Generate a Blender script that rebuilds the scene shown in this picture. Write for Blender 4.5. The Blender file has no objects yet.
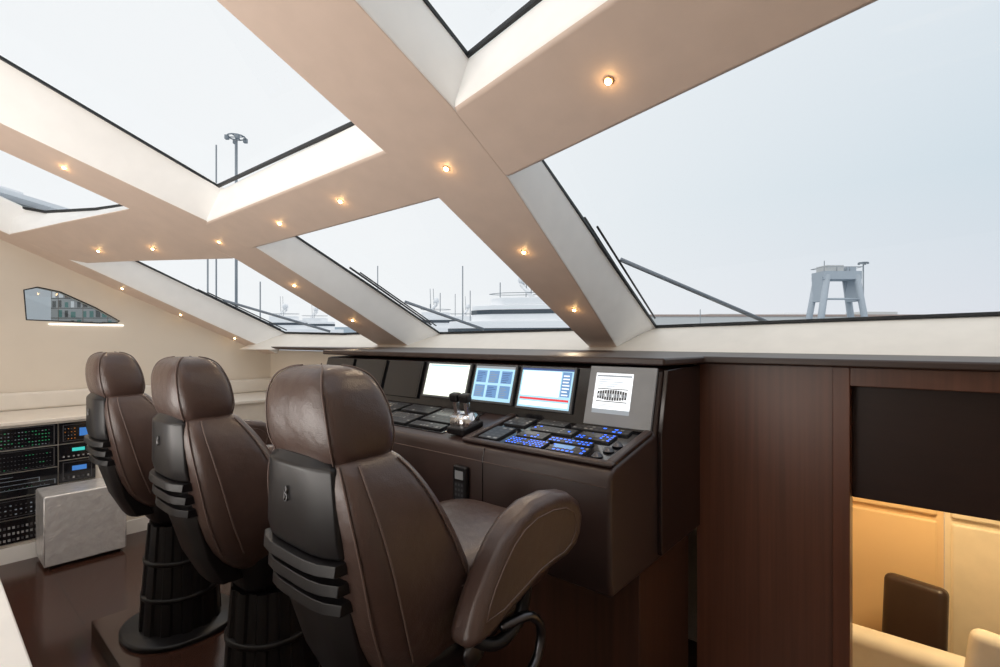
import bpy, math, random, bmesh
from mathutils import Vector, Matrix
random.seed(4)
S=bpy.context.scene
COL=S.collection
try:
    S.view_settings.view_transform='Standard'
except Exception: pass

# ------------------------------------------------------------------ materials
M={}
def mat(name,col,rough=.5,metal=0,emit=None,estr=0,noise=0,nscale=8,bump=0,bscale=60,coat=0,stretch=None,spec=.5,fine=0):
    m=bpy.data.materials.new(name); m.use_nodes=True
    nt=m.node_tree; b=nt.nodes['Principled BSDF']
    b.inputs['Base Color'].default_value=(*col,1)
    b.inputs['Roughness'].default_value=rough
    b.inputs['Metallic'].default_value=metal
    b.inputs['Specular IOR Level'].default_value=spec
    if coat: b.inputs['Coat Weight'].default_value=coat; b.inputs['Coat Roughness'].default_value=.1
    if emit:
        b.inputs['Emission Color'].default_value=(*emit,1); b.inputs['Emission Strength'].default_value=estr
    tc=nt.nodes.new('ShaderNodeTexCoord'); mp=nt.nodes.new('ShaderNodeMapping')
    nt.links.new(tc.outputs['Object'],mp.inputs['Vector'])
    if stretch: mp.inputs['Scale'].default_value=stretch
    if noise:
        n=nt.nodes.new('ShaderNodeTexNoise'); n.inputs['Scale'].default_value=nscale; n.inputs['Detail'].default_value=5
        nt.links.new(mp.outputs['Vector'],n.inputs['Vector'])
        r=nt.nodes.new('ShaderNodeValToRGB')
        r.color_ramp.elements[0].position=.3; r.color_ramp.elements[1].position=.7
        r.color_ramp.elements[0].color=(*[max(0,c*(1-noise)) for c in col],1)
        r.color_ramp.elements[1].color=(*[min(1,c*(1+noise)) for c in col],1)
        nt.links.new(n.outputs['Fac'],r.inputs['Fac']); nt.links.new(r.outputs['Color'],b.inputs['Base Color'])
    if bump:
        n2=nt.nodes.new('ShaderNodeTexNoise'); n2.inputs['Scale'].default_value=bscale; n2.inputs['Detail'].default_value=3
        nt.links.new(mp.outputs['Vector'],n2.inputs['Vector'])
        bp=nt.nodes.new('ShaderNodeBump'); bp.inputs['Strength'].default_value=bump; bp.inputs['Distance'].default_value=.01
        nt.links.new(n2.outputs['Fac'],bp.inputs['Height']); nt.links.new(bp.outputs['Normal'],b.inputs['Normal'])
        if fine:
            n3=nt.nodes.new('ShaderNodeTexNoise'); n3.inputs['Scale'].default_value=fine; n3.inputs['Detail'].default_value=2
            nt.links.new(mp.outputs['Vector'],n3.inputs['Vector'])
            b2=nt.nodes.new('ShaderNodeBump'); b2.inputs['Strength'].default_value=.12; b2.inputs['Distance'].default_value=.01
            nt.links.new(n3.outputs['Fac'],b2.inputs['Height']); nt.links.new(bp.outputs['Normal'],b2.inputs['Normal']); nt.links.new(b2.outputs['Normal'],b.inputs['Normal'])
    M[name]=m; return m
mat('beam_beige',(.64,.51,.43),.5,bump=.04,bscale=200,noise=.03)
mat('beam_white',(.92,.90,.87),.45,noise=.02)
mat('wall_beige',(.72,.64,.54),.6,noise=.03,nscale=2)
mat('trim_cream',(.76,.70,.62),.45,noise=.03)
mat('leather',(.066,.039,.032),.31,noise=.15,nscale=5,bump=.7,bscale=8,fine=260,spec=.55)
mat('leather_seam',(.12,.08,.068),.5)
mat('console_leather',(.038,.022,.019),.32,noise=.12,nscale=5,bump=.12,bscale=300,spec=.5)
mat('plastic_black',(.007,.006,.007),.40,noise=.1,spec=.35)
mat('plastic_shell',(.008,.007,.008),.33,noise=.1,spec=.35)
mat('lacquer_dark',(.018,.010,.009),.2,noise=.1,coat=.2)
mat('ledge_dark',(.036,.019,.014),.4,noise=.15)
mat('wood_red',(.115,.040,.021),.33,noise=.2,nscale=2,stretch=(16,16,.4))
mat('wood_brown',(.108,.041,.023),.33,noise=.22,nscale=2,stretch=(18,18,.35))
mat('wood_plinth',(.060,.024,.014),.4,noise=.2,nscale=2,stretch=(14,14,.5))
mat('wood_maroon',(.022,.009,.006),.4,noise=.1,nscale=3,stretch=(2,9,9),spec=.3)
mat('silver_fabric',(.72,.71,.71),.27,metal=.45,noise=.08,nscale=14,bump=.9,bscale=17)
mat('gasket',(.008,.01,.012),.5)
mat('wiper_grey',(.16,.19,.23),.4)
mat('chrome',(.7,.7,.72),.15,1)
mat('brass_ring',(.9,.6,.3),.3,1)
mat('steel_dark',(.10,.10,.11),.3,1)
mat('badge',(.16,.16,.165),.35,1)
mat('panel_black',(.008,.008,.010),.10,coat=.3,noise=.05)
mat('panel_grey',(.09,.095,.10),.2,noise=.05)
mat('panel_light',(.26,.27,.28),.25,noise=.05)
mat('key_grey',(.06,.06,.065),.4)
mat('key_dark',(.016,.016,.018),.4)
mat('white_mark',(.30,.30,.30),.5)
def em(name,c,s): return mat(name,tuple(min(1,k*.5) for k in c),.3,emit=c,estr=s)
em('e_white',(.93,.97,1),.95); em('e_cream',(.9,.97,.88),.95); em('e_cyan',(.42,.72,.88),.85)
em('e_blue',(.16,.33,.62),.7); em('e_navy',(.05,.10,.30),.6); em('e_red',(.8,.05,.06),.8)
em('e_green',(.03,.30,.12),.5); em('e_orange',(.6,.2,.03),.6); em('e_grey',(.4,.45,.5),.5); em('e_dim',(.20,.23,.26),.4); em('e_dimblue',(.05,.18,.5),.8)
em('e_keyblue',(.02,.14,.95),2.4); em('e_lcd',(.05,.55,.5),.8)
em('lamp_warm',(1,.66,.28),22); em('e_strip',(1,.97,.9),1.6)
mat('sea',(.30,.36,.41),.2,bump=.3,bscale=3,noise=.1)
mat('concrete',(.62,.62,.61),.8,noise=.1)
mat('tower_grey',(.44,.49,.54),.7,noise=.1)
mat('rust',(.42,.32,.28),.8,noise=.2)
mat('boat_white',(.97,.97,.98),.4,noise=.02)
mat('boat_glass',(.05,.07,.09),.15)
mat('mast_grey',(.26,.29,.32),.5)
mat('paint_teal',(.06,.24,.22),.6); mat('paint_brown',(.16,.10,.07),.6); mat('paint_grey',(.40,.41,.41),.6); mat('paint_dark',(.04,.05,.055),.5)
mat('lower_beige',(.85,.62,.36),.5,noise=.04,nscale=2)
mat('lower_cream',(.84,.74,.58),.5,noise=.04)
mat('upholstery_cream',(.60,.55,.47),.7,noise=.06)
mat('hill',(.45,.52,.58),.9,noise=.1,nscale=.05)
m=mat('floor_wood',(.05,.024,.018),.16)
nt=m.node_tree; b=nt.nodes['Principled BSDF']; tc=nt.nodes.new('ShaderNodeTexCoord')
br=nt.nodes.new('ShaderNodeTexBrick'); br.inputs['Scale'].default_value=1; br.offset=0
br.inputs['Brick Width'].default_value=.8; br.inputs['Row Height'].default_value=.8
br.inputs['Mortar Size'].default_value=.004
br.inputs['Color1'].default_value=(.056,.024,.016,1); br.inputs['Color2'].default_value=(.043,.018,.012,1); br.inputs['Mortar'].default_value=(.012,.007,.005,1)
nt.links.new(tc.outputs['Object'],br.inputs['Vector']); nt.links.new(br.outputs['Color'],b.inputs['Base Color'])
def glass(name,tint,f):
    m=bpy.data.materials.new(name); m.use_nodes=True; nt=m.node_tree; nt.nodes.clear()
    o=nt.nodes.new('ShaderNodeOutputMaterial'); t=nt.nodes.new('ShaderNodeBsdfTransparent'); g=nt.nodes.new('ShaderNodeBsdfGlossy')
    g.inputs['Roughness'].default_value=.02; t.inputs['Color'].default_value=(*tint,1)
    mx=nt.nodes.new('ShaderNodeMixShader'); mx.inputs[0].default_value=f
    nt.links.new(t.outputs[0],mx.inputs[1]); nt.links.new(g.outputs[0],mx.inputs[2]); nt.links.new(mx.outputs[0],o.inputs[0])
    M[name]=m
glass('window_glass',(.98,.99,.99),.02); glass('side_glass',(.66,.70,.70),.12)

# ------------------------------------------------------------------ helpers
def finish(ob,label=None,cat=None,group=None,kind=None,parent=None):
    if parent is not None: ob.parent=parent
    if label: ob['label']=label
    if cat: ob['category']=cat
    if group: ob['group']=group
    if kind: ob['kind']=kind
    return ob
def mesh(name,verts,faces,mats,idx=None,smooth=False,bevel=0,seg=2,loc=(0,0,0),**kw):
    me=bpy.data.meshes.new(name); me.from_pydata([tuple(v) for v in verts],[],faces)
    if isinstance(mats,str): mats=[mats]
    for k in mats: me.materials.append(M[k])
    if idx:
        for p,i in zip(me.polygons,idx): p.material_index=i
    bm=bmesh.new(); bm.from_mesh(me); bmesh.ops.recalc_face_normals(bm,faces=bm.faces); bm.to_mesh(me); bm.free()
    if smooth or bevel:
        for p in me.polygons: p.use_smooth=True
    ob=bpy.data.objects.new(name,me); COL.objects.link(ob); ob.location=loc
    if bevel:
        md=ob.modifiers.new('bevel','BEVEL'); md.width=bevel; md.segments=seg; md.limit_method='ANGLE'; md.angle_limit=math.radians(35)
        md.harden_normals=True
    return finish(ob,**kw)
def empty(name,loc,**kw):
    e=bpy.data.objects.new(name,None); COL.objects.link(e); e.location=loc; e.empty_display_size=.1
    return finish(e,**kw)
BF=[(0,3,2,1),(4,5,6,7),(0,1,5,4),(1,2,6,5),(2,3,7,6),(3,0,4,7)]
def box(name,lo,hi,mt,bevel=0,**kw):
    (x0,y0,z0),(x1,y1,z1)=lo,hi
    v=[(x0,y0,z0),(x1,y0,z0),(x1,y1,z0),(x0,y1,z0),(x0,y0,z1),(x1,y0,z1),(x1,y1,z1),(x0,y1,z1)]
    return mesh(name,v,BF,mt,bevel=bevel,**kw)
def extrude_x(name,prof,x0,x1,mt,bevel=0,seg=3,**kw):
    n=len(prof); v=[(x0,y,z) for y,z in prof]+[(x1,y,z) for y,z in prof]
    f=[tuple(range(n))[::-1],tuple(range(n,2*n))]+[(i,(i+1)%n,n+(i+1)%n,n+i) for i in range(n)]
    return mesh(name,v,f,mt,bevel=bevel,seg=seg,**kw)
def extrude_z(name,poly,z0,z1,mt,bevel=0,**kw):
    n=len(poly); v=[(x,y,z0) for x,y in poly]+[(x,y,z1) for x,y in poly]
    f=[tuple(range(n))[::-1],tuple(range(n,2*n))]+[(i,(i+1)%n,n+(i+1)%n,n+i) for i in range(n)]
    return mesh(name,v,f,mt,bevel=bevel,**kw)
def sell(s,th,p=2.6):
    cx,cy,z,a,b=s[:5]; e=s[5] if len(s)>5 else p
    c,sn=math.cos(th),math.sin(th)
    return (cx+a*math.copysign(abs(c)**(2/e),c),cy+b*math.copysign(abs(sn)**(2/e),sn),z)
def loft(name,secs,mt,n=36,p=2.6,sub=1,**kw):
    v=[];f=[]
    for s in secs:
        for i in range(n): v.append(sell(s,2*math.pi*i/n,p))
    for k in range(len(secs)-1):
        for i in range(n):
            j=(i+1)%n; f.append((k*n+i,k*n+j,(k+1)*n+j,(k+1)*n+i))
    f.append(tuple(range(n))[::-1]); f.append(tuple(range((len(secs)-1)*n,len(secs)*n)))
    ob=mesh(name,v,f,mt,smooth=True,**kw)
    if sub:
        md=ob.modifiers.new('s','SUBSURF'); md.levels=sub; md.render_levels=sub
    return ob
def tube(name,pts,r,mt,cyclic=False,**kw):
    cu=bpy.data.curves.new(name,'CURVE'); cu.dimensions='3D'; sp=cu.splines.new('POLY'); sp.points.add(len(pts)-1)
    for q,pt in zip(sp.points,pts): q.co=(*pt,1)
    sp.use_cyclic_u=cyclic; cu.bevel_depth=r; cu.bevel_resolution=2; cu.use_fill_caps=True
    tmp=bpy.data.objects.new(name+'_c',cu); COL.objects.link(tmp)
    dg=bpy.context.evaluated_depsgraph_get(); me=bpy.data.meshes.new_from_object(tmp.evaluated_get(dg))
    bpy.data.objects.remove(tmp); me.materials.clear(); me.materials.append(M[mt])
    bm=bmesh.new(); bm.from_mesh(me); bmesh.ops.remove_doubles(bm,verts=bm.verts,dist=1e-6); bm.to_mesh(me); bm.free()
    for p_ in me.polygons: p_.use_smooth=True
    ob=bpy.data.objects.new(name,me); COL.objects.link(ob); return finish(ob,**kw)
def smooth_pts(pts,k=6,cyc=False):
    out=[]; P=[Vector(p) for p in pts]; n=len(P)
    rng=range(n if cyc else n-1)
    for i in rng:
        p0=P[(i-1)%n] if (cyc or i>0) else P[0]; p1=P[i]; p2=P[(i+1)%n]; p3=P[(i+2)%n] if (cyc or i+2<n) else P[-1]
        for j in range(k):
            t=j/k; out.append(.5*((2*p1)+(-p0+p2)*t+(2*p0-5*p1+4*p2-p3)*t*t+(-p0+3*p1-3*p2+p3)*t**3))
    if not cyc: out.append(P[-1])
    return out
def sheet(name,org,ux,uy,rects,parent=None,base='panel_black',off=.0007,**kw):
    org,ux,uy=Vector(org),Vector(ux),Vector(uy); nrm=ux.cross(uy).normalized()
    R=lambda a: round(min(1,max(0,a)),3)
    rs=[(R(r[0]),R(r[1]),R(r[2]),R(r[3]),r[4],r[5] if len(r)>5 else 1) for r in rects]
    rs.sort(key=lambda r:r[5])
    xs=sorted({0.0,1.0}|{r[0] for r in rs}|{r[2] for r in rs}); ys=sorted({0.0,1.0}|{r[1] for r in rs}|{r[3] for r in rs})
    xi={a:i for i,a in enumerate(xs)}; yi={a:i for i,a in enumerate(ys)}
    nx,ny=len(xs),len(ys); cell=[[base]*(nx-1) for _ in range(ny-1)]
    for x0,y0,x1,y1,mt,l in rs:
        for j in range(yi[y0],yi[y1]):
            for i in range(xi[x0],xi[x1]): cell[j][i]=mt
    v=[org+ux*a+uy*b+nrm*off for b in ys for a in xs]; f=[];idx=[];ms=[]
    for j in range(ny-1):
        for i in range(nx-1):
            f.append((j*nx+i,j*nx+i+1,(j+1)*nx+i+1,(j+1)*nx+i)); k=cell[j][i]
            if k not in ms: ms.append(k)
            idx.append(ms.index(k))
    me=bpy.data.meshes.new(name); me.from_pydata([tuple(q) for q in v],[],f)
    for k in ms: me.materials.append(M[k])
    for p_,i in zip(me.polygons,idx): p_.material_index=i
    ob=bpy.data.objects.new(name,me); COL.objects.link(ob); return finish(ob,parent=parent,**kw)
def copy_tree(o):
    n=o.copy(); COL.objects.link(n)
    for c in o.children:
        d=copy_tree(c); d.parent=n; d.matrix_parent_inverse=c.matrix_parent_inverse.copy()
    return n

FZ=-.40   # cabin floor height
PZ=-.29   # chair platform height
# ------------------------------------------------------------------ roof surfaces
def zi(x,y,h=0):
    z=3.41-.458*y+h
    if x<-4.8: z+=.16*(x+4.8)
    return z
GH=.33
def beam(name,stations,mt=('beam_beige','beam_white'),drop=0,bevel=.02):
    v=[];f=[];idx=[]
    for a,b,ga,gb in stations:
        v+= [(*a,zi(*a)-drop),(*b,zi(*b)-drop),(*gb,zi(*gb,GH+.02)),(*ga,zi(*ga,GH+.02))]
    for k in range(len(stations)-1):
        o=4*k
        for i in range(4):
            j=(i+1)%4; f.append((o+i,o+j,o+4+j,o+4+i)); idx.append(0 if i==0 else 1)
    f.append((0,1,2,3)); idx.append(1); o=4*(len(stations)-1); f.append((o,o+1,o+2,o+3)); idx.append(1)
    return mesh(name,v,f,mt,idx,bevel=bevel,kind='structure')
beam('trim_1',[((-2.22,-.9),(-1.66,-.9),(-2.2,-.9),(-1.62,-.9)),((-2.21,1.64),(-1.61,1.56),(-2.2,1.64),(-1.62,1.6)),
   ((-2.19,2.03),(-1.65,2.01),(-2.2,2.1),(-1.64,2.1)),((-2.26,3.0),(-1.84,3.0),(-2.2,3.0),(-1.73,3.1)),((-2.33,4.04),(-2.06,4.04),(-2.25,4.4),(-1.84,4.4))],drop=.003,bevel=.01)
beam('trim_2',[((-5.42,-.9),(-5.0,-.9),(-5.35,-.9),(-4.8,-.9)),((-5.42,.44),(-5.0,.42),(-5.35,.44),(-4.78,.42)),((-5.22,1.3),(-4.67,1.61),(-5.2,1.3),(-4.6,1.65)),
   ((-5.09,2.03),(-4.61,2.01),(-5.1,2.1),(-4.59,2.1)),((-5.2,3.1),(-4.75,3.1),(-5.1,3.1),(-4.66,3.3)),((-5.3,4.0),(-4.88,4.06),(-5.15,4.4),(-4.74,4.48))],drop=.003,bevel=.01)
beam('trim_3',[((-7.45,-.9),(-7.3,-.9),(-7.45,-.9),(-7.25,-.9)),((-7.45,1.3),(-7.12,1.3),(-7.45,1.3),(-7.1,1.3)),((-7.45,2.4),(-7.17,2.4),(-7.45,2.4),(-7.15,2.4)),((-7.45,3.35),(-7.2,3.45),(-7.45,3.6),(-7.12,3.6))],drop=.004)
beam('trim_4',[((1.0,-.9),(1.5,-.9),(1.0,-.9),(1.5,-.9)),((.95,1.4),(1.5,1.3),(.95,1.4),(1.5,1.3)),((.9,4.0),(1.3,3.9),(.9,4.2),(1.3,4.2))],drop=.006)
beam('trim_5',[((-1.9,1.60),(-1.9,2.02),(-1.9,1.72),(-1.9,2.06)),((-1.62,1.57),(-1.62,2.01),(-1.62,1.69),(-1.62,2.05)),((-.07,1.345),(-.07,1.77),(-.07,1.47),(-.07,1.8)),((1.1,1.0),(1.1,1.4),(1.1,1.1),(1.1,1.4))],bevel=.03)
beam('trim_6',[((-4.9,1.62),(-4.9,2.01),(-4.9,1.72),(-4.9,2.05)),((-1.95,1.63),(-1.95,2.03),(-1.95,1.73),(-1.95,2.05))],bevel=.03)
beam('trim_7',[((-7.45,.56),(-7.45,.85),(-7.45,.58),(-7.45,.95)),((-6.9,.72),(-7.0,1.25),(-6.98,.92),(-7.0,1.3)),((-6.23,.91),(-6.39,1.49),(-6.3,1.22),(-6.39,1.52)),((-5.2,1.22),(-5.1,2.03),(-5.2,1.6),(-5.1,2.05))],bevel=.02)
def pane(n,poly):
    v=[(x,y,zi(x,y,GH)) for x,y in poly]
    k=len(v); c=sum((Vector(q) for q in v),Vector())/k
    mesh('window_%d'%n,v,[tuple(range(k))],'window_glass',kind='structure')
    inner=[Vector(q)+(c-Vector(q)).normalized()*.022 for q in v]
    vv=[Vector(q)+Vector((0,0,.01)) for q in v]+[q+Vector((0,0,.01)) for q in inner]+[Vector(q)-Vector((0,0,.01)) for q in v]+[q-Vector((0,0,.01)) for q in inner]
    f=[]
    for i in range(k):
        j=(i+1)%k
        f+= [(i,j,k+j,k+i),(2*k+i,2*k+j,3*k+j,3*k+i),(k+i,k+j,3*k+j,3*k+i),(i,j,2*k+j,2*k+i)]
    mesh('trim_%d'%(20+n),vv,f,'gasket',kind='structure')
pane(1,[(-4.79,-.9),(-2.2,-.9),(-2.2,1.73),(-4.61,1.70),(-4.78,.4)])
pane(2,[(-7.27,-.9),(-5.35,-.9),(-5.35,.44),(-5.2,1.3),(-5.2,1.58),(-6.3,1.2),(-6.98,.9),(-7.33,.6)])
pane(3,[(-1.63,-.9),(1.0,-.9),(.98,1.14),(-.07,1.46),(-1.63,1.68)])
pane(4,[(-7.11,1.35),(-6.39,1.5),(-5.1,2.0),(-5.1,3.1),(-5.15,4.2),(-6.2,3.9),(-7.12,3.53)])
pane(5,[(-4.6,2.05),(-2.2,2.05),(-2.2,3.0),(-2.25,4.33),(-4.74,4.38),(-4.66,3.3)])
pane(6,[(-1.66,2.1),(-.07,1.8),(1.0,1.4),(.9,4.1),(.34,4.23),(-1.84,4.31),(-1.74,3.1)])
def strip(name,A,B,C,mt,**kw):
    n=len(A); v=list(A)+list(B)+list(C)
    f=[(i,i+1,n+i+1,n+i) for i in range(n-1)]+[(n+i,n+i+1,2*n+i+1,2*n+i) for i in range(n-1)]
    return mesh(name,v,f,mt,smooth=True,kind='structure',**kw)
gb=[(-7.3,3.45),(-7.12,3.53),(-6.2,3.9),(-5.15,4.2),(-4.74,4.38),(-2.25,4.33),(-1.84,4.31),(.34,4.23),(.9,4.1),(1.6,3.85)]
A=[(x,y+.03,zi(x,y,GH)+.0) for x,y in gb]; B=[(x,y-.14,zi(x,y,GH)-.06) for x,y in gb]; C=[(x,y-.5,1.52) for x,y in gb]
strip('trim_8',A,B,C,'trim_cream')

# ------------------------------------------------------------------ shell
BY=-2.8
extrude_z('floor',[(-7.45,BY),(1.6,BY),(1.6,3.0),(-1.0,3.0),(-1.0,4.0),(-7.45,4.0)],FZ-.08,FZ,'floor_wood',kind='structure')
box('trim_9',(-4.39,.80,FZ),(-.9,2.0,PZ),'floor_wood',bevel=.006,kind='structure')
ys=[BY,-.9,.3,.9,1.3,1.9,2.5,3.0,3.5]
hi=[(-7.42,y,min(zi(-7.42,y)+.05,3.5)) for y in ys]
prof=[(y,.85) for y in ys]+[(q[1],q[2]) for q in hi[::-1]]
wl=extrude_x('wall_left',prof,-7.55,-7.42,'wall_beige',kind='structure')
wp=[(.80,1.87),(.78,2.19),(.89,2.23),(1.08,2.19),(1.39,2.03),(1.62,1.88),(1.60,1.86),(1.43,1.85)]
cut=extrude_x('cutter',wp,-7.7,-7.3,'wall_beige')
md=wl.modifiers.new('hole','BOOLEAN'); md.object=cut; md.operation='DIFFERENCE'; md.solver='EXACT'
dg=bpy.context.evaluated_depsgraph_get(); me2=bpy.data.meshes.new_from_object(wl.evaluated_get(dg)); wl.modifiers.clear(); wl.data=me2; bpy.data.objects.remove(cut)
mesh('window_7',[(-7.47,y,z) for y,z in wp],[tuple(range(len(wp)))],'side_glass',kind='structure')
tube('trim_40',[(-7.418,y,z) for y,z in wp],.007,'gasket',cyclic=True,kind='structure')
box('wall_back',(-7.55,BY-.1,FZ),(1.7,BY,3.9),'wall_beige',kind='structure')
prof=[(BY,FZ),(BY,3.9),(-.9,3.95),(1.3,3.0),(4.1,1.6),(4.1,FZ)]
extrude_x('wall_right',prof,1.6,1.7,'wall_beige',kind='structure')
box('ceiling',(-7.55,BY-.1,3.86),(1.7,-.88,3.96),'beam_white',kind='structure')
box('wall_front',(-7.55,3.45,FZ),(-1.0,3.55,1.5),'wall_beige',kind='structure')
CX=-6.42
box('trim_11',(-7.42,-1.0,FZ+.14),(CX,3.45,.86),'trim_cream',kind='structure',bevel=.01)
box('trim_12',(-7.42,-1.0,.86),(CX+.05,3.45,.90),'trim_cream',kind='structure',bevel=.01)
box('trim_18',(-7.42,-1.0,.90),(-7.34,3.45,1.09),'trim_cream',kind='structure',bevel=.03,seg=4)
box('baseboard_left',(CX-.08,-1.0,FZ),(CX+.02,3.45,FZ+.14),'beam_white',kind='structure')
extrude_z('trim_13',[(-7.42,3.2),(-4.2,3.2),(-4.15,2.40),(-.98,2.40),(-.93,2.83),(1.6,2.83),(1.6,3.7),(.34,4.0),(-4.7,4.0),(-6.5,3.7),(-7.42,3.5)],1.52,1.56,'ledge_dark',bevel=.012,kind='structure')
box('wall_front_2',(-1.0,2.92,FZ),(-.34,3.0,1.52),'wood_brown',kind='structure')
box('trim_14',(-.345,2.90,FZ),(-.275,3.02,1.52),'wood_red',bevel=.004,kind='structure')
box('trim_15',(-.275,2.90,1.43),(1.6,3.02,1.52),'wood_brown',bevel=.004,kind='structure')
box('trim_16',(-.275,2.99,.88),(1.6,3.08,1.43),'wood_maroon',bevel=.004,kind='structure')
# lower lobby
box('wall_lobby_back',(-.9,5.2,-1.4),(.109,5.28,1.45),'lower_beige',kind='structure')
box('wall_lobby_back_2',(.112,5.2,-1.4),(2.2,5.28,1.45),'lower_cream',kind='structure')
box('wall_lobby_left',(-.98,3.05,-1.4),(-.9,5.28,1.45),'lower_beige',kind='structure')
box('wall_lobby_right',(2.2,2.9,-1.4),(2.28,5.28,1.45),'lower_cream',kind='structure')
box('wall_lobby_front',(-.9,3.0,-1.4),(2.2,3.06,FZ),'lower_cream',kind='structure')
box('floor_lobby',(-.98,3.0,-1.48),(2.28,5.28,-1.4),'floor_wood',kind='structure')
box('ceiling_lobby',(-.98,3.1,1.4),(2.28,5.28,1.45),'lower_cream',kind='structure')
for i,(x0,x1) in enumerate(((-.86,.07),(.15,1.1),(1.18,2.15))):
    box('trim_%d'%(50+2*i),(x0,5.165,-.95),(x1,5.2,.24),'lower_beige' if x0<0 else 'lower_cream',bevel=.02,kind='structure')
    box('trim_%d'%(51+2*i),(x0,5.165,.28),(x1,5.2,1.35),'lower_beige' if x0<0 else 'lower_cream',bevel=.02,kind='structure')

# ------------------------------------------------------------------ chair
def build_chair():
    ch=empty('helm_chair',(0,0,0))
    loft('seat',[(0,.48,.60,.26,.27,4),(0,.49,.62,.29,.31,5),(0,.49,.74,.305,.335,5),(0,.48,.815,.29,.315,5),(0,.48,.84,.235,.255,4)],'leather',parent=ch)
    tube('seam',[sell((0,.485,.77,.302,.33,5),2*math.pi*i/60) for i in range(60)],.003,'leather_seam',cyclic=True,parent=ch)
    bs=[(0,.22,.46,.14,.10,4.5),(0,.21,.50,.20,.17,4.5),(0,.175,.60,.255,.225,5),(0,.12,.75,.288,.23,5),(0,.06,.92,.294,.205,5),(0,.01,1.06,.276,.175,5),
        (0,-.025,1.15,.250,.145,5),(0,-.045,1.205,.218,.12,4.5),(0,-.055,1.235,.175,.09,4)]
    loft('backrest',bs,'leather',n=60,parent=ch)
    for th in (-47,-133,20,160,-12,192):
        tube('seam',smooth_pts([sell(s,math.radians(th)) for s in bs[2:8]]),.003,'leather_seam',parent=ch)
    hs=[(0,-.055,1.185,.170,.095,4.2),(0,-.06,1.205,.195,.112,4.2),(0,-.065,1.26,.209,.128,4.2),(0,-.075,1.34,.202,.127,4.2),(0,-.085,1.40,.184,.116,4.2),(0,-.09,1.445,.156,.096,4),(0,-.092,1.468,.115,.066,3.6),(0,-.092,1.474,.07,.04,3)]
    loft('headrest',hs,'leather',n=60,parent=ch)
    for th in(-44,-136,44,136):
        tube('seam',smooth_pts([sell(s,math.radians(th)) for s in hs[1:]]),.0026,'leather_seam',parent=ch)
    def slab(name,secs,th,mt,bev=.006,**kw):
        v=[];f=[]
        k=8
        for z,y,hw in secs:
            for i in range(k+1):
                a=-1+2*i/k; v.append((a*hw,y+.035*a**4,z))
            for i in range(k,-1,-1):
                a=-1+2*i/k; v.append((a*hw,y+.035*a**4+th,z))
        n=2*k+2
        for r in range(len(secs)-1):
            for i in range(n):
                j=(i+1)%n; f.append((r*n+i,r*n+j,(r+1)*n+j,(r+1)*n+i))
        f.append(tuple(range(n))[::-1]); f.append(tuple(range((len(secs)-1)*n,len(secs)*n)))
        return mesh(name,v,f,mt,bevel=bev,parent=ch,**kw)
    slab('back_shell',[(1.225,-.178,.14),(1.195,-.200,.180),(1.0,-.198,.202),(.95,-.186,.202)],.07,'plastic_shell',bev=.009,label='black moulded plastic back panel')
    slab('lower_shell',[(.96,-.165,.188),(.75,-.140,.184),(.58,-.09,.16),(.44,-.02,.14)],.09,'plastic_black')
    for i,z in enumerate((.930,.872,.814)):
        slab('rib',[(z+.020,-.176+.010*i,.200-.005*i),(z+.016,-.206+.012*i,.206-.005*i),(z-.016,-.210+.012*i,.205-.005*i),(z-.020,-.176+.012*i,.198-.005*i)],.08,'plastic_shell',bev=.0025,label='raised black plastic rib')
    def arc(cz,rad,k0): return [(-.008+rad*1.2*math.sin(t*math.pi/8),-.2045,cz+rad*math.cos(t*math.pi/8)) for t in range(k0,9)]
    pts=[(-.008,-.2045,z) for z in(1.086,1.096,1.106,1.116)]+arc(1.1205,.0095,0)[1:]+arc(1.0985,.0120,1)
    tube('emblem',pts,.0026,'badge',cyclic=True,parent=ch,label='small metal letter-like emblem')
    outer=[(.13,.64),(.15,.70),(.185,.77),(.24,.85),(.30,.92),(.37,.972),(.46,1.0),(.58,1.004),(.68,.985),(.745,.942),(.77,.885),(.76,.825),(.725,.775),(.665,.75),(.58,.745),(.48,.73),(.35,.685),(.23,.645)]
    cc=(.46,.86)
    for sx in(-1,1):
        f_=(lambda p:p) if sx>0 else (lambda p:(.15+(p[0]-.15)*.72,.66+(p[1]-.66)*.80))
        a,b=sorted((sx*.295,sx*.41))
        arm=extrude_x('armrest',[f_(p) for p in outer],a,b,'leather',bevel=.045,seg=6,parent=ch)
        q=[(cc[0]+(y-cc[0])*.78,cc[1]+(z-cc[1])*.66) for y,z in outer]
        tube('seam',[(sx*.4105,*f_(p)) for p in q],.0024,'leather_seam',cyclic=True,parent=arm)
        tube('arm_bracket',smooth_pts([(sx*.25,.25,.60),(sx*.32,.34,.55),(sx*.34,.45,.60),(sx*.35,.48,.75)]),.022,'plastic_black',parent=ch)
    lv=smooth_pts([(.33,.36,.60),(.37,.46,.61),(.37,.53,.54),(.37,.51,.45),(.37,.43,.41),(.33,.36,.44)])
    tube('lever_loop',lv,.017,'steel_dark',parent=ch,label='dark metal adjusting loop')
    loft('seat_frame',[(0,.30,.30,.17,.19,4),(0,.30,.46,.19,.22,4),(0,.38,.52,.24,.32,4),(0,.42,.60,.26,.34,4)],'plastic_black',parent=ch)
    kn=loft('tilt_knob',[(0,0,0,.05,.05,2),(0,0,.02,.05,.05,2),(0,0,.03,.035,.035,2)],'steel_dark',parent=ch); kn.rotation_euler=(0,math.pi/2,0); kn.location=(.25,.30,.52)
    for c in ch.children: c.location.z+=.1-PZ
    v=[];f=[];n=144; lv=[(.03,.235,.235),(.20,.225,.225),(.40,.21,.21),(.60,.195,.195),(.72,.185,.185)]
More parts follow.
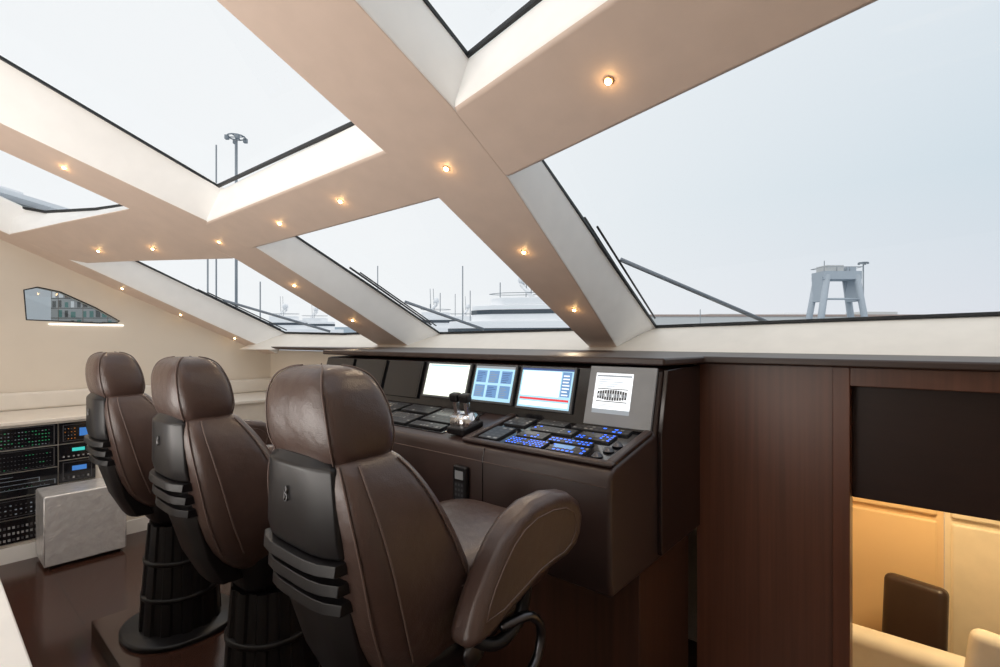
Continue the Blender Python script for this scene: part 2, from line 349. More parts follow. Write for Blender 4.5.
    for z,a,b_ in lv:
        for i in range(n):
            th=2*math.pi*i/n; k=1+(.03 if (i//6)%2 else -.035); v.append((a*k*math.cos(th),.30+b_*k*math.sin(th),z))
    for r in range(len(lv)-1):
        for i in range(n):
            j=(i+1)%n; f.append((r*n+i,r*n+j,(r+1)*n+j,(r+1)*n+i))
    f.append(tuple(range(n))); f.append(tuple(range((len(lv)-1)*n,len(lv)*n)))
    mesh('pedestal',v,f,'plastic_black',parent=ch,label='black fluted pedestal column')
    for z,rr in((.25,.225),(.48,.210)):
        loft('pedestal_band',[(0,.3,z-.016,rr,rr,2),(0,.3,z-.01,rr+.008,rr+.008,2),(0,.3,z+.01,rr+.008,rr+.008,2),(0,.3,z+.016,rr,rr,2)],'plastic_shell',sub=0,n=48,parent=ch)
    loft('base_plate',[(0,.3,0,.35,.34,2.2),(0,.3,.025,.35,.34,2.2),(0,.3,.034,.335,.325,2.2)],'plastic_shell',sub=0,n=48,parent=ch)
    return ch
ch=build_chair()
chairs=[ch,copy_tree(ch),copy_tree(ch)]
labs=['dark brown leather helm chair at the end beside the wood panelling','dark brown leather helm chair standing in the middle of the row','dark brown leather helm chair beside the silvery cube stool']
for c,x,lb in zip(chairs,(-1.40,-2.56,-3.90),labs):
    c.location=(x,.90,PZ); c['label']=lb; c['category']='chair'; c['group']='helm chairs in a row'

# ------------------------------------------------------------------ console
CO0=Vector((-2.55,2.4,FZ))
con=empty('helm_console',CO0,label='dark leather-clad helm console with screens and control panels',cat='console')
def K(p): return (p[0]+2.55,p[1]-2.4,p[2]-FZ)
prof=[(1.9,.56),(1.885,.62),(1.885,1.06),(1.90,1.095),(1.94,1.11),(2.34,1.19),(2.43,1.50),(2.9,1.52),(2.9,.56)]
extrude_x('body',[(y-2.4,z-FZ) for y,z in prof],-4.1+2.55,-1.0+2.55,'console_leather',bevel=.02,parent=con)
for xs_ in(-1.72,-2.98): tube('seam',[K((xs_,1.884,.60)),K((xs_,1.884,1.05)),K((xs_,1.90,1.097))],.003,'panel_black',parent=con)
tube('seam',[K((-4.08,1.884,1.03)),K((-1.02,1.884,1.03))],.0025,'leather_seam',parent=con)
extrude_x('side_panel',[(y-2.4,z-FZ) for y,z in [(2.36,.60),(2.36,1.19),(2.44,1.50),(2.9,1.51),(2.9,.60)]],1.552,1.575,'lacquer_dark',bevel=.004,parent=con)
box('plinth',K((-3.9,2.25,FZ)),K((-1.04,2.9,.57)),'wood_plinth',bevel=.006,parent=con)
U=Vector((0,.09,.31)).normalized(); X=Vector((1,0,0)); N=X.cross(U)
fb=Vector(K((0,2.34,1.19)))
def fpt(x,h,o=0): return Vector((x+2.55,fb.y,fb.z))+U*h+N*o
def slabU(name,x0,x1,h0,h1,o0,o1,mt,bevel=.004,**kw):
    v=[]
    for o in(o0,o1): v+=[fpt(x0,h0,o),fpt(x1,h0,o),fpt(x1,h1,o),fpt(x0,h1,o)]
    return mesh(name,v,BF,mt,bevel=bevel,**kw)
slabU('fascia',-4.08,-1.02,.0,.315,.001,.012,'panel_black',parent=con)
def display(x0,x1,h0,h1,rects,bez=.014,lab=None,bm='panel_grey'):
    d=slabU('display',x0,x1,h0,h1,.012,.03,bm,parent=con)
    if lab: d['label']=lab
    w=x1-x0-2*bez; h=h1-h0-2*bez
    sheet('screen',fpt(x0+bez,h0+bez,.0305),X*w,U*h,rects,parent=d)
    return d
def rows(x0,y0,x1,y1,n,mt,fill=.5,jit=.4,l=2):
    o=[]
    for i in range(n):
        yy=y0+(y1-y0)*i/n; o.append((x0,yy,x0+(x1-x0)*(1-jit*random.random()),yy+(y1-y0)/n*fill,mt,l))
    return o
display(-2.71,-2.28,.06,.31,[(0,0,1,1,'e_cream')]+rows(.05,.1,.7,.9,9,'e_cyan',.15)+[(.05,.93,.95,.97,'e_cyan',2)],lab='lit screen with a pale document page')
r=[(0,0,1,1,'e_cyan'),(0,.93,1,1,'e_grey',2)]
for i in range(3):
    for j in range(2):
        r.append((.05+.32*i,.1+.42*j,.31+.32*i,.45+.42*j,'e_blue',2)); r+=rows(.07+.32*i,.13+.42*j,.29+.32*i,.43+.42*j,6,'e_navy' if (i+j)%2 else 'e_grey',.3,.5,3)
display(-2.245,-1.895,.06,.31,r,lab='lit blue screen with data tables')
display(-1.865,-1.475,.05,.31,[(0,0,1,1,'e_cyan'),(.03,.3,.78,.93,'e_white',2),(.03,.2,.97,.25,'e_red',3),(.03,.05,.97,.16,'e_cream',2),(.8,.32,.97,.93,'e_blue',2)]+rows(.82,.35,.95,.9,7,'e_white',.4,.3,3)+[(0,.95,1,1,'e_navy',3)],lab='lit pale blue screen with a red bar')
r=[(0,0,1,1,'panel_light'),(.07,.24,.70,.93,'e_white',2),(.07,.16,.70,.24,'e_grey',2),(.09,.86,.68,.89,'e_grey',3),(.12,.62,.64,.635,'key_grey',4),(.12,.38,.64,.395,'key_grey',4)]
for k in range(12):
    a=.13+.042*k; h=.06+.04*math.sin(math.pi*(k+.8)/13)
    r.append((a,.51-h,a+.034,.51+h,'key_grey' if k%4 else 'panel_grey',4)); r.append((a+.010,.51-h*.4,a+.024,.51+h*.3,'e_white' if k%3==0 else 'e_grey',5))
r+=rows(.12,.27,.5,.35,3,'e_grey',.3,.4,4)+rows(.12,.67,.6,.84,4,'e_grey',.25,.5,4)
display(-1.39,-1.015,.01,.325,r,bez=.018,lab='large lit screen with a vessel machinery drawing',bm='panel_light')
for x0,x1 in((-3.16,-2.76),(-3.6,-3.2),(-4.04,-3.64)):
    display(x0,x1,.04,.31,[(0,0,1,1,'panel_black')],bm='panel_black',lab='switched-off black screen')
D=Vector((0,.4,.08)).normalized(); DN=X.cross(D)
def dpt(x,s_,o=0): return Vector(K((x,1.94,1.11)))+D*s_+DN*o
def slabD(name,x0,x1,s0,s1,o0,o1,mt,bevel=.003,par=None,**kw):
    v=[]
    for o in(o0,o1): v+=[dpt(x0,s0,o),dpt(x1,s0,o),dpt(x1,s1,o),dpt(x0,s1,o)]
    return mesh(name,v,BF,mt,bevel=bevel,parent=par or con,**kw)
slabD('desk_panel',-1.85,-1.05,.01,.39,.0,.008,'panel_black',label='raised glossy black control pod')
slabD('desk_panel',-4.0,-2.10,.02,.39,.0,.006,'panel_black')
slabD('panel_rim',-1.90,-1.85,-.01,.40,.0,.026,'console_leather',bevel=.012); slabD('panel_rim',-1.05,-1.005,-.01,.40,.0,.026,'console_leather',bevel=.012); slabD('panel_rim',-1.90,-1.005,-.03,.008,.0,.024,'console_leather',bevel=.012)
def keypad(x0,x1,s0,s1,nx,ny,lit=0,mt='key_dark',name='keypad',scr=None):
    k=slabD(name,x0,x1,s0,s1,.006,.018,mt)
    r=[]
    for i in range(nx):
        for j in range(ny):
            m_='e_keyblue' if random.random()<lit else ('key_grey' if random.random()<.85 else 'white_mark')
            r.append(((i+.22)/nx,(j+.3)/ny,(i+.78)/nx,(j+.7)/ny,m_))
    if scr: r.append((.08,.45,.62,.92,scr,3))
    sheet('keys',dpt(x0,s0,.0182),X*(x1-x0),D*(s1-s0),r,parent=k,base='key_dark')
keypad(-1.64,-1.41,.020,.10,12,4,.8); keypad(-1.38,-1.18,.02,.10,8,3,.7,scr='e_blue'); keypad(-1.64,-1.47,.12,.20,8,3,.3,scr='panel_grey'); keypad(-1.44,-1.20,.12,.17,10,2,.8)
keypad(-1.62,-1.36,.22,.29,11,3,.12); keypad(-1.33,-1.14,.20,.29,8,4,.6,scr='panel_grey'); keypad(-1.83,-1.68,.25,.37,5,4,.0,scr='panel_grey'); keypad(-1.64,-1.46,.31,.38,8,3,.0)
keypad(-1.42,-1.10,.315,.375,10,2,.25); keypad(-1.83,-1.70,.03,.20,3,5,.0)
for i,x0 in enumerate((-2.42,-2.74,-3.06,-3.40,-3.74)):
    if i%2: keypad(x0,x0+.28,.04,.20,7,5,.0,scr='panel_grey'); keypad(x0,x0+.28,.24,.36,9,3,.0)
    else: keypad(x0,x0+.28,.04,.11,10,2,.0); keypad(x0,x0+.28,.14,.36,7,6,.0,scr='panel_grey')
def ball(x,s_,r,mt,name='trackball'):
    b_=loft(name,[(0,0,0,r*1.3,r*1.3,2),(0,0,r*.3,r*1.25,r*1.25,2),(0,0,r*.35,r,r,2),(0,0,r*.8,r*.75,r*.75,2),(0,0,r*1.05,r*.3,r*.3,2)],mt,n=20,parent=con)
    b_.location=dpt(x,s_,.006)
for x,s_ in((-1.12,.05),(-1.10,.12),(-1.09,.19)): ball(x,s_,.022,'steel_dark')
for x in(-2.16,-2.22): ball(x,.06,.016,'steel_dark','rotary_knob')
# throttle unit
th=box('throttle_unit',(-.07,-.08,0),(.07,.09,.045),'plastic_black',bevel=.014,label='black engine throttle unit with two chrome levers',cat='throttle')
th.location=CO0+dpt(-1.985,.09,.008); th.rotation_euler=(math.atan(.2),0,0)
dr=loft('drum',[(0,0,-.062,.058,.058,2),(0,0,.062,.058,.058,2)],'chrome',n=28,sub=0,parent=th); dr.rotation_euler=(0,math.pi/2,0); dr.location=(0,.01,.05)
for sx in(-1,1):
    box('throttle_lever',(sx*.042-.014,-.014,.05),(sx*.042+.014,.016,.18),'chrome',bevel=.006,parent=th)
    h=box('lever_handle',(-.034,-.026,-.026),(.034,.026,.026),'plastic_black',bevel=.015,parent=th); h.location=(sx*.037,.0,.195)
# handset
ph=box('telephone_handset',(-.05,-.03,-.105),(.05,0,.105),'plastic_black',bevel=.012,label='black telephone handset hung on the console front',cat='telephone')
ph.location=(-1.86,1.884,.885)
sheet('keys',(-.033,-.0305,-.085),X*.066,Vector((0,0,.105)),[((i+.2)/3,(j+.25)/4,(i+.8)/3,(j+.75)/4,'key_grey') for i in range(3) for j in range(4)],parent=ph,base='key_dark')
sheet('screen',(-.03,-.0305,.035),X*.06,Vector((0,0,.045)),[(0,0,1,1,'panel_light')],parent=ph)

# ------------------------------------------------------------------ rack in the side cabinet
RX=CX+.012; R0=-.24
rk=empty('equipment_rack',(RX,.5,R0),label='black rack of alarm and navigation panels in the side cabinet',cat='control panel')
def rack(y0,y1,z0,z1,fn,lab=None):
    p=box('rack_panel',(-.006,y0-.5,z0-R0),(.012,y1-.5,z1-R0),'panel_black',bevel=.003,parent=rk)
    if lab: p['label']=lab
    sheet('markings',(.0125,y0-.5,z0-R0),Vector((0,y1-y0,0)),Vector((0,0,z1-z0)),fn,parent=p)
def dots(nx,ny,cols,x0=.04,y0=.1,x1=.96,y1=.9,fx=.5,fy=.35):
    o=[]
    for i in range(nx):
        for j in range(ny):
            a=x0+(x1-x0)*i/nx; b_=y0+(y1-y0)*j/ny; o.append((a,b_,a+(x1-x0)/nx*fx,b_+(y1-y0)/ny*fy,random.choice(cols)))
    return o
def frame(x0,y0,x1,y1,mt,w=.006,wy=.02,l=3):
    return [(x0,y0,x1,y0+wy,mt,l),(x0,y1-wy,x1,y1,mt,l),(x0,y0,x0+w,y1,mt,l),(x1-w,y0,x1,y1,mt,l)]
YA,YB,YC=-.2,.91,1.20
rack(YA,YB,.64,.84,dots(44,5,['e_green','e_green','key_grey','key_dark','e_dim'],fx=.45,fy=.2)+frame(.6,.03,.98,.97,'key_grey'),'black alarm panel with green labels')
rack(YA,YB,.43,.63,dots(16,4,['e_green','key_grey','key_dark','key_grey'],.62,.12,.97,.88,.4,.15)+frame(.6,.05,.98,.95,'key_grey')+frame(.1,.1,.56,.9,'key_grey')+dots(12,4,['key_grey','e_green','key_dark'],.14,.2,.54,.8,.3,.15))
shp=[(.40,.50,.98,.515,'e_dim'),(.43,.30,.95,.315,'e_dim'),(.5,.68,.88,.695,'e_dim'),(.98,.32,.985,.52,'e_dim'),(.5,.5,.504,.70,'e_dim'),(.88,.5,.884,.70,'e_dim'),(.40,.3,.404,.52,'e_dim'),(.6,.7,.604,.85,'e_dim'),(.6,.84,.72,.855,'e_dim')]+dots(18,2,['key_grey','e_dim','e_green'],.45,.35,.94,.66,.2,.1)+dots(10,4,['key_grey','white_mark'],.05,.15,.36,.85,.3,.15)
rack(YA,YB,.20,.42,shp,'black panel with ship profile diagram')
rack(YA,YB,.0,.19,frame(.42,.1,.97,.9,'key_grey')+dots(16,3,['key_grey','key_dark','key_grey','e_dim'],.45,.2,.95,.85,.4,.25)+dots(8,2,['key_grey'],.05,.2,.4,.85,.4,.25))
rack(YA,YB,-.22,-.01,dots(34,3,['white_mark','white_mark','key_grey'],fx=.55,fy=.4),'panel with rows of white breakers')
rack(YB+.01,YC,.64,.84,frame(.1,.1,.9,.9,'key_grey',.02)+dots(4,4,['e_orange','key_grey','e_dim'],.15,.2,.5,.85,.3,.2)+[(.55,.3,.8,.7,'e_dimblue',2)])
rack(YB+.01,YC,.48,.63,[(.35,.5,.7,.72,'e_lcd')]+dots(6,1,['white_mark'],.1,.15,.9,.3,.4,.6))
rack(YB+.01,YC,.26,.47,[(.35,.5,.75,.72,'e_dimblue')]+dots(6,1,['white_mark','key_grey'],.1,.15,.9,.3,.4,.6)+frame(.1,.08,.9,.92,'key_grey',.02))
rack(YB+.01,YC,-.22,.25,frame(.1,.55,.9,.95,'key_grey',.02,.012)+dots(5,4,['key_grey','key_grey','white_mark'],.12,.05,.9,.5,fx=.4,fy=.25))
# silvery cube stool
st=empty('cube_stool',(-6.14,1.05,FZ),label='silvery white crinkled cube stool against the side cabinet',cat='stool')
box('upholstery',(-.215,-.30,.03),(.215,.30,.66),'silver_fabric',bevel=.014,parent=st)
for cx_,cy_ in((.2165,-.3015),(.2165,.3015),(-.2165,-.3015)): tube('piping',[(cx_*.985,cy_*.985,.05),(cx_*.985,cy_*.985,.645)],.004,'silver_fabric',parent=st)
box('stool_base',(-.18,-.26,0),(.18,.26,.03),'plastic_black',parent=st)
sb=box('sideboard',(-1.35,-.35,1.26),(1.35,.18,1.30),'beam_white',bevel=.006,label='white-topped sideboard behind the chairs',cat='sideboard'); sb.location=(-2.7,0,FZ)
box('cabinet_body',(-1.31,-.34,0),(1.31,.14,1.26),'trim_cream',parent=sb)
box('light_strip',(-7.419,.98,1.818),(-7.40,1.66,1.835),'e_strip',bevel=.004,label='glowing strip light under the side window',cat='light')

# ------------------------------------------------------------------ downlights
spots=[(-.91,1.70),(-1.94,1.84),(-1.99,2.58),(-2.07,3.32),(-2.94,1.83),(-3.82,1.85),(-4.92,1.82),(-5.78,1.53),(-6.48,1.24),(-5.13,.77),(-4.95,2.55),(-5.0,3.27),(-7.28,1.62),(-7.3,2.24),(-7.3,2.9)]
def place_on_roof(o,x,y):
    nrm=Vector((0,-.458,-1)) if x>-4.8 else Vector((.16,-.458,-1)); nrm.normalize()
    o.rotation_euler=(-nrm).to_track_quat('Z','Y').to_euler(); o.location=Vector((x,y,zi(x,y)-.004))+nrm*.001
first=None
for i,(x,y) in enumerate(spots):
    if first is None:
        d=loft('downlight',[(0,0,-.003,.014,.014,2),(0,0,-.004,.017,.017,2),(0,0,0,.020,.020,2)],'brass_ring',n=24,sub=0)
        e=loft('bulb',[(0,0,-.014,.006,.006,2),(0,0,-.010,.011,.011,2),(0,0,-.002,.014,.014,2)],'lamp_warm',n=20,sub=0,parent=d)
        L=bpy.data.lights.new('lamp','SPOT'); L.energy=9; L.color=(1,.78,.54); L.spot_size=math.radians(130); L.spot_blend=.8; L.shadow_soft_size=.03
        lo=bpy.data.objects.new('lamp',L); COL.objects.link(lo); lo.parent=d; lo.location=(0,0,-.03)
        L2=bpy.data.lights.new('lamp_glow','POINT'); L2.energy=.12; L2.color=(1,.60,.24); L2.shadow_soft_size=.01
        lo=bpy.data.objects.new('lamp_glow',L2); COL.objects.link(lo); lo.parent=d; lo.location=(0,0,-.025)
        first=d
    elif x<-7:
        d=first.copy(); COL.objects.link(d)
        for c in first.children:
            if c.name.startswith('bulb'): q=c.copy(); COL.objects.link(q); q.parent=d
    else: d=copy_tree(first)
    d['label']='small round warm downlight recessed in the ceiling beam'; d['category']='downlight'; d['group']='ceiling beam downlights'
    place_on_roof(d,x,y)

# ------------------------------------------------------------------ wipers outside
def wiper(arm,blades,lab='slim grey windshield wiper on the outer glass'):
    P=[Vector(p) for p in arm]
    w=empty('windshield_wiper',P[0],label=lab,cat='wiper',group='windshield wipers')
    tube('wiper_arm',[p-P[0] for p in P],.017,'wiper_grey',parent=w)
    for r_,bl in zip((.011,.008),blades): tube('wiper_blade',[Vector(p)-P[0] for p in bl],r_,'gasket',parent=w)
def g(x,y,h=.05): return (x,y,zi(x,y,GH+h))
wiper((g(-.91,4.42),g(-1.71,3.38)),[[g(-1.87,4.2),g(-1.73,2.9)],[g(-1.82,4.25),g(-1.69,3.0)]])
wiper((g(-3.99,4.4),g(-4.6,3.7)),[[g(-4.76,4.25),g(-4.64,3.0)],[g(-4.70,4.28),g(-4.6,3.1)]])
wiper((g(-6.43,3.84),g(-7.15,2.69)),[[g(-7.2,3.5),g(-7.2,2.4)],[g(-7.12,3.55),g(-7.14,2.5)]])

# ------------------------------------------------------------------ outside world
c_,s_=0.762,0.648
def at_bearing(o,u,d,z=0):
    o.location=Vector((c_*u*d-s_*d, s_*u*d+c_*d, z)); o.rotation_euler=(0,0,math.radians(40.4))
ZW=-3
mesh('sea',[(-1500,-1500,ZW),(1500,-1500,ZW),(1500,1500,ZW),(-1500,1500,ZW)],[(0,1,2,3)],'sea',label='calm grey-blue harbour water',cat='water',kind='stuff')
extrude_z('foredeck',[(-7.3,3.95),(-4.7,4.7),(-1.8,4.7),(1.6,4.2),(1.4,6.5),(-3,8),(-7,6.5)],1.30,1.38,'boat_white',label='white foredeck in front of the windshield',cat='deck')
q=box('quay',(-14,-6,-3),(220,6,8.4),'concrete',label='long concrete breakwater quay across the water',cat='quay'); at_bearing(q,.38,150)
box('railing',(-14,-6.2,8.4),(220,-6,9.0),'rust',parent=q)
for i in range(9): box('quay_shed',(4+22*i,-4,8.4),(15+22*i,2,9.3+.3*(i%3)),'boat_white' if i%2 else 'concrete',parent=q)
hl=extrude_z('hill',[(-180,-20),(-60,-22),(40,-20),(120,-15),(120,20),(-180,20)],-3,12,'hill',label='low hazy coastline beyond the harbour',cat='hill'); at_bearing(hl,-.35,420)
ct=empty('crane_tower',(0,0,0),label='pale grey harbour gantry tower with splayed legs',cat='tower')
def bar(name,a,b,r,mt,par,**kw): return tube(name,[a,b],r,mt,parent=par,**kw)
for sx in(-1,1):
    for sy in(-1,1): bar('leg',(sx*5.6,sy*2.2,-8.5),(sx*2.9,sy*1.6,8.2),.62,'tower_grey',ct)
    box('leg_panel',(sx*3.4-.5,-1.6,3.0),(sx*3.4+.5,1.6,7.8),'tower_grey',parent=ct)
box('tower_head',(-3.7,-2.0,7.3),(3.7,2.0,8.9),'tower_grey',parent=ct); box('tower_cabin',(-3.0,-1.6,8.9),(.4,1.6,10.1),'concrete',parent=ct); box('winch_house',(1.2,-1.4,8.9),(3.0,1.4,9.8),'tower_grey',parent=ct)
tube('railing',[(-3.8,-2.1,9.7),(3.8,-2.1,9.7),(3.8,2.1,9.7),(-3.8,2.1,9.7)],.06,'mast_grey',cyclic=True,parent=ct)
for rx in(-3.8,-1.3,1.2,3.8): bar('rail_post',(rx,-2.1,8.9),(rx,-2.1,9.7),.06,'mast_grey',ct)
bar('leg_brace',(-3.7,-2,3.4),(3.7,-2,3.4),.2,'tower_grey',ct)
bar('antenna',(-2.4,0,10),(-2.4,0,11.2),.08,'mast_grey',ct)
at_bearing(ct,.672,100,6.3)
def lightmast(u,d,top,base=ZW,r=.12,head=True):
    o=empty('light_mast',(0,0,0),label='tall harbour floodlight mast',cat='light mast',group='harbour light masts')
    bar('pole',(0,0,base),(0,0,top),r,'mast_grey',o)
    if head:
        k=r*6
        tube('lamp_ring',[(k*math.cos(a*math.pi/6),k*math.sin(a*math.pi/6),top-.1) for a in range(12)],r*.5,'mast_grey',cyclic=True,parent=o)
        bar('crossarm',(-k,0,top-.1),(k,0,top-.1),r*.4,'mast_grey',o); bar('crossarm',(0,-k,top-.1),(0,k,top-.1),r*.4,'mast_grey',o)
        for a in range(4):
            x,y=k*math.cos(a*math.pi/2+.6),k*math.sin(a*math.pi/2+.6)
            box('floodlight',(x-r*1.2,y-r*1.2,top-.1-r*3),(x+r*1.2,y+r*1.2,top-.1),'mast_grey',parent=o)
    at_bearing(o,u,d)
lightmast(.726,110,18.8,r=.14); lightmast(-.528,40,18.0,r=.11); lightmast(-.568,46,19.6,r=.07,head=False); lightmast(-.585,60,12,r=.1,head=False)
lightmast(-.48,90,12,r=.12,head=False); lightmast(.4,120,9,r=.1,head=False)
bt=empty('control_tower',(0,0,0),label='harbour building with wide flat roof and balcony rail',cat='building')
box('tower_shaft',(-9,-4,-3),(.6,4,12.2),'boat_white',parent=bt); box('balcony',(-9,-4.15,11.75),(2.2,4.15,11.9),'boat_white',parent=bt)
box('glazing',(-9,-4.05,12.5),(.6,4.05,13.2),'paint_grey',parent=bt); box('parapet',(-9,-4.1,11.9),(.65,4.1,12.5),'boat_white',parent=bt); box('roof_slab',(-10,-4.2,13.2),(2.4,4.2,13.6),'boat_white',parent=bt); box('roof_house',(-9,-4.0,13.6),(-1.2,3,14.9),'boat_white',parent=bt)
for i in range(7): box('window_mullion',(-8+1.3*i,-4.12,12.5),(-7.85+1.3*i,-4.05,13.2),'boat_white',parent=bt)
for i in range(6): bar('rail_post',(.8+.28*i,-4.1,11.9),(.8+.28*i,-4.1,12.9),.04,'mast_grey',bt)
for zz in(12.25,12.6,12.9): bar('handrail',(-9,-4.15,zz),(2.2,-4.15,zz),.035,'mast_grey',bt)
at_bearing(bt,-.99,46,1.2)
# added hall; its coloured front imitates reflections in the side window
hb=empty('reflection_hall',(0,0,0),label='added hall with patchwork front standing in for window reflections',cat='building')
box('hall_body',(-12,0,-3),(8,8,9.2),'paint_grey',parent=hb)
rc=[]
for j in range(10):
    for i in range(26):
        a=i/26+.004; b_=j/10+.012
        rc.append((a,b_,a+.030-.012*random.random(),b_+.05+.03*random.random(),random.choice(['paint_teal','paint_brown','paint_dark','boat_white','paint_grey','paint_dark','paint_teal'])))
    rc.append((0,j/10,1,j/10+.008,'paint_dark',2))
for i in range(0,26,4): rc.append((i/26,0,i/26+.004,1,'paint_brown',3))
sheet('reflection_front',(-12,-.01,-3),Vector((20,0,0)),Vector((0,0,12.2)),rc,parent=hb,base='paint_grey',off=.01)
at_bearing(hb,-.84,62)
def yacht(u,d,L,sc=1,lab='white motor yacht moored in the harbour',rot=0):
    y=empty('motor_yacht',(0,0,0),label=lab,cat='boat',group='moored boats')
    h=[(-L/2,-2.2),(L*.25,-2.3),(L*.42,-1.2),(L/2,0),(L*.42,1.2),(L*.25,2.3),(-L/2,2.2)]
    extrude_z('hull',h,-3,.6*sc+.6,'boat_white',bevel=.1,parent=y)
    extrude_z('main_deck',[(a*.72-.6,b*.85) for a,b in h],.6*sc+.6,2.7*sc,'boat_white',bevel=.1,parent=y)
    extrude_z('deck_glazing',[(a*.73-.6,b*.87) for a,b in h],1.7*sc,2.1*sc,'boat_glass',parent=y)
    extrude_z('upper_deck',[(a*.5-.9,b*.72) for a,b in h],2.7*sc,4.0*sc,'boat_white',bevel=.1,parent=y)
    extrude_z('upper_glazing',[(a*.505-.9,b*.74) for a,b in h],3.25*sc,3.6*sc,'boat_glass',parent=y)
    extrude_z('flybridge',[(a*.33-1.2,b*.65) for a,b in h],4.0*sc,4.6*sc,'boat_white',bevel=.1,parent=y)
    tube('deck_rail',[(a*.34-1.2,b*.67,4.95*sc) for a,b in h],.04,'mast_grey',cyclic=True,parent=y)
    for dy in(-.8,.8): bar('radar_arch',(-2.6,dy,4.5*sc),(-1.2,dy,5.6*sc),.2,'boat_white',y)
    bar('radar_arch',(-1.2,-.9,5.6*sc),(-1.2,.9,5.6*sc),.2,'boat_white',y)
    for dy in(-.6,.6): loft('radar_dome',[(-1.2,dy,5.7*sc,.35,.35,2),(-1.2,dy,6.0*sc,.5,.5,2),(-1.2,dy,6.35*sc,.42,.42,2),(-1.2,dy,6.5*sc,.15,.15,2)],'boat_white',n=16,sub=1,parent=y)
    for ax in(-2.2,-1.6): bar('antenna',(ax,0,4.5*sc),(ax-.2,0,7.6*sc),.05,'mast_grey',y)
    at_bearing(y,u,d); y.rotation_euler.z+=rot
yacht(.025,60,24,1.45,rot=math.pi*.93,lab='large white motor yacht with radar domes on its arch'); yacht(-.115,95,16,1.5); yacht(-.055,120,24,1.6); yacht(-.42,120,20,1.6); yacht(.12,95,12,1.4); yacht(-.36,140,20,1.7)
def sail(u,d,top):
    o=empty('sailing_boat',(0,0,0),label='moored sailing boat with tall bare mast',cat='boat',group='sailing boats')
    extrude_z('hull',[(-6,-1.3),(3,-1.4),(7,0),(3,1.4),(-6,1.3)],-3,-.8,'boat_white',bevel=.1,parent=o)
    bar('mast',(0,0,-1),(0,0,top),.09,'mast_grey',o); bar('boom',(0,0,1),(-5,0,1),.1,'mast_grey',o)
    at_bearing(o,u,d)
for u,d,t in((-.075,80,13.5),(-.245,90,15),(-.06,105,12),(-.14,130,11),(.0,90,12),(-.48,80,11),(-.2,100,9),(-.09,145,15),(-.12,110,12),(.075,85,8)): sail(u,d,t)

# ------------------------------------------------------------------ lower lobby furniture
lc=empty('lounge_chair',(-.12,4.6,-1.4),label='dark brown upholstered chair in the lower cabin',cat='chair')
bk=box('backrest',(-.19,-.06,-.38),(.19,.06,.36),'console_leather',bevel=.05,seg=4,parent=lc); bk.location=(0,.22,.90); bk.rotation_euler=(-.12,0,0)
box('seat',(-.2,-.28,.38),(.2,.17,.57),'console_leather',bevel=.03,parent=lc)
for sx in(-1,1):
    for sy in(-.24,.14): bar('leg',(sx*.17,sy,0),(sx*.17,sy,.40),.02,'steel_dark',lc)
lc.rotation_euler=(0,0,-.25)
sf=empty('sofa',(.4,4.05,-1.4),label='cream upholstered sofa in the lower cabin',cat='sofa')
box('seat',(-.9,-.55,.1),(1.2,.0,.60),'upholstery_cream',bevel=.06,parent=sf); box('backrest',(-1.0,.0,.1),(1.2,.2,1.10),'upholstery_cream',bevel=.07,seg=4,parent=sf)
box('armrest',(-1.15,-.55,.1),(-.95,.2,.90),'upholstery_cream',bevel=.05,parent=sf)
cu=box('cushion',(-.30,-.07,-.18),(.30,.07,.18),'upholstery_cream',bevel=.06,seg=4,parent=sf); cu.location=(.08,-.02,1.15); cu.rotation_euler=(-.15,.12,0)
def area(name,loc,rot,size,e,col,lab,sy=None):
    L=bpy.data.lights.new(name,'AREA'); L.energy=e; L.size=size; L.color=col
    if sy: L.shape='RECTANGLE'; L.size_y=sy
    lo=bpy.data.objects.new(name,L); COL.objects.link(lo); lo.location=loc; lo.rotation_euler=rot; lo['label']=lab; lo['category']='lamp'; return lo
area('cabin_ceiling_lamp',(.2,4.3,1.35),(0,0,0),.6,52,(1,.74,.40),'warm lamp in the lower cabin ceiling')
area('fill_light_up',(-3.0,-1.6,.9),(math.radians(150),0,0),4.0,108,(1,.95,.90),'added fill light brightening the ceiling beams',sy=1.2)  # added fill behind the camera to lift the beams, no real fixture
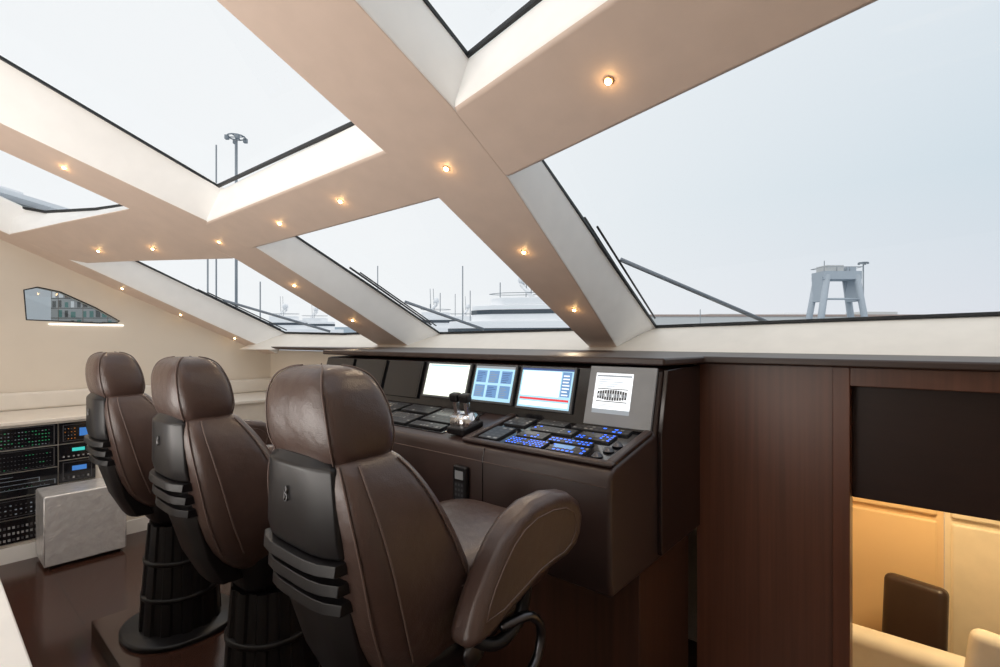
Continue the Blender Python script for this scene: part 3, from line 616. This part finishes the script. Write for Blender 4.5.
area('fill_light_aft',(-3.0,-2.6,2.3),(math.radians(98),0,0),3.5,40,(1,.95,.90),'added wide fill light shining forward from the aft end',sy=.8)  # second added fill, unseen, brightens the lower beam ends
L=bpy.data.lights.new('hazy_sun','SUN'); L.energy=.7; L.angle=math.radians(50); L.color=(1,.98,.95)
lo=bpy.data.objects.new('hazy_sun',L); COL.objects.link(lo); lo.rotation_euler=(math.radians(48),0,math.radians(15)); lo['label']='hazy overcast daylight sun'; lo['category']='sun'

# ------------------------------------------------------------------ world
W=bpy.data.worlds.new('World'); S.world=W; W.use_nodes=True; nt=W.node_tree
bg=nt.nodes['Background']; tc=nt.nodes.new('ShaderNodeTexCoord'); sp=nt.nodes.new('ShaderNodeSeparateXYZ'); nt.links.new(tc.outputs['Generated'],sp.inputs[0])
rp=nt.nodes.new('ShaderNodeValToRGB'); rp.color_ramp.elements[0].position=.0; rp.color_ramp.elements[0].color=(.74,.76,.82,1)
rp.color_ramp.elements[1].position=.75; rp.color_ramp.elements[1].color=(.88,.91,.95,1)
e=rp.color_ramp.elements.new(.25); e.color=(.66,.75,.82,1)
nt.links.new(sp.outputs['Z'],rp.inputs['Fac'])
mr=nt.nodes.new('ShaderNodeMapRange'); mr.inputs['From Min'].default_value=-.78; mr.inputs['From Max'].default_value=.1; mr.inputs['To Min'].default_value=1; mr.inputs['To Max'].default_value=0
nt.links.new(sp.outputs['X'],mr.inputs['Value'])
mxn=nt.nodes.new('ShaderNodeMixRGB'); mxn.inputs[2].default_value=(.92,.94,.96,1)
nt.links.new(mr.outputs[0],mxn.inputs[0]); nt.links.new(rp.outputs[0],mxn.inputs[1]); nt.links.new(mxn.outputs[0],bg.inputs['Color'])
bg.inputs['Strength'].default_value=1.0

# camera
cam=bpy.data.cameras.new('Camera'); co=bpy.data.objects.new('Camera',cam); COL.objects.link(co)
cam.sensor_width=36; cam.lens=18; cam.shift_y=.0065; cam.clip_start=.05; cam.clip_end=4000
co.location=(0,0,1.65); co.rotation_euler=(math.radians(90),0,math.radians(40.4)); S.camera=co
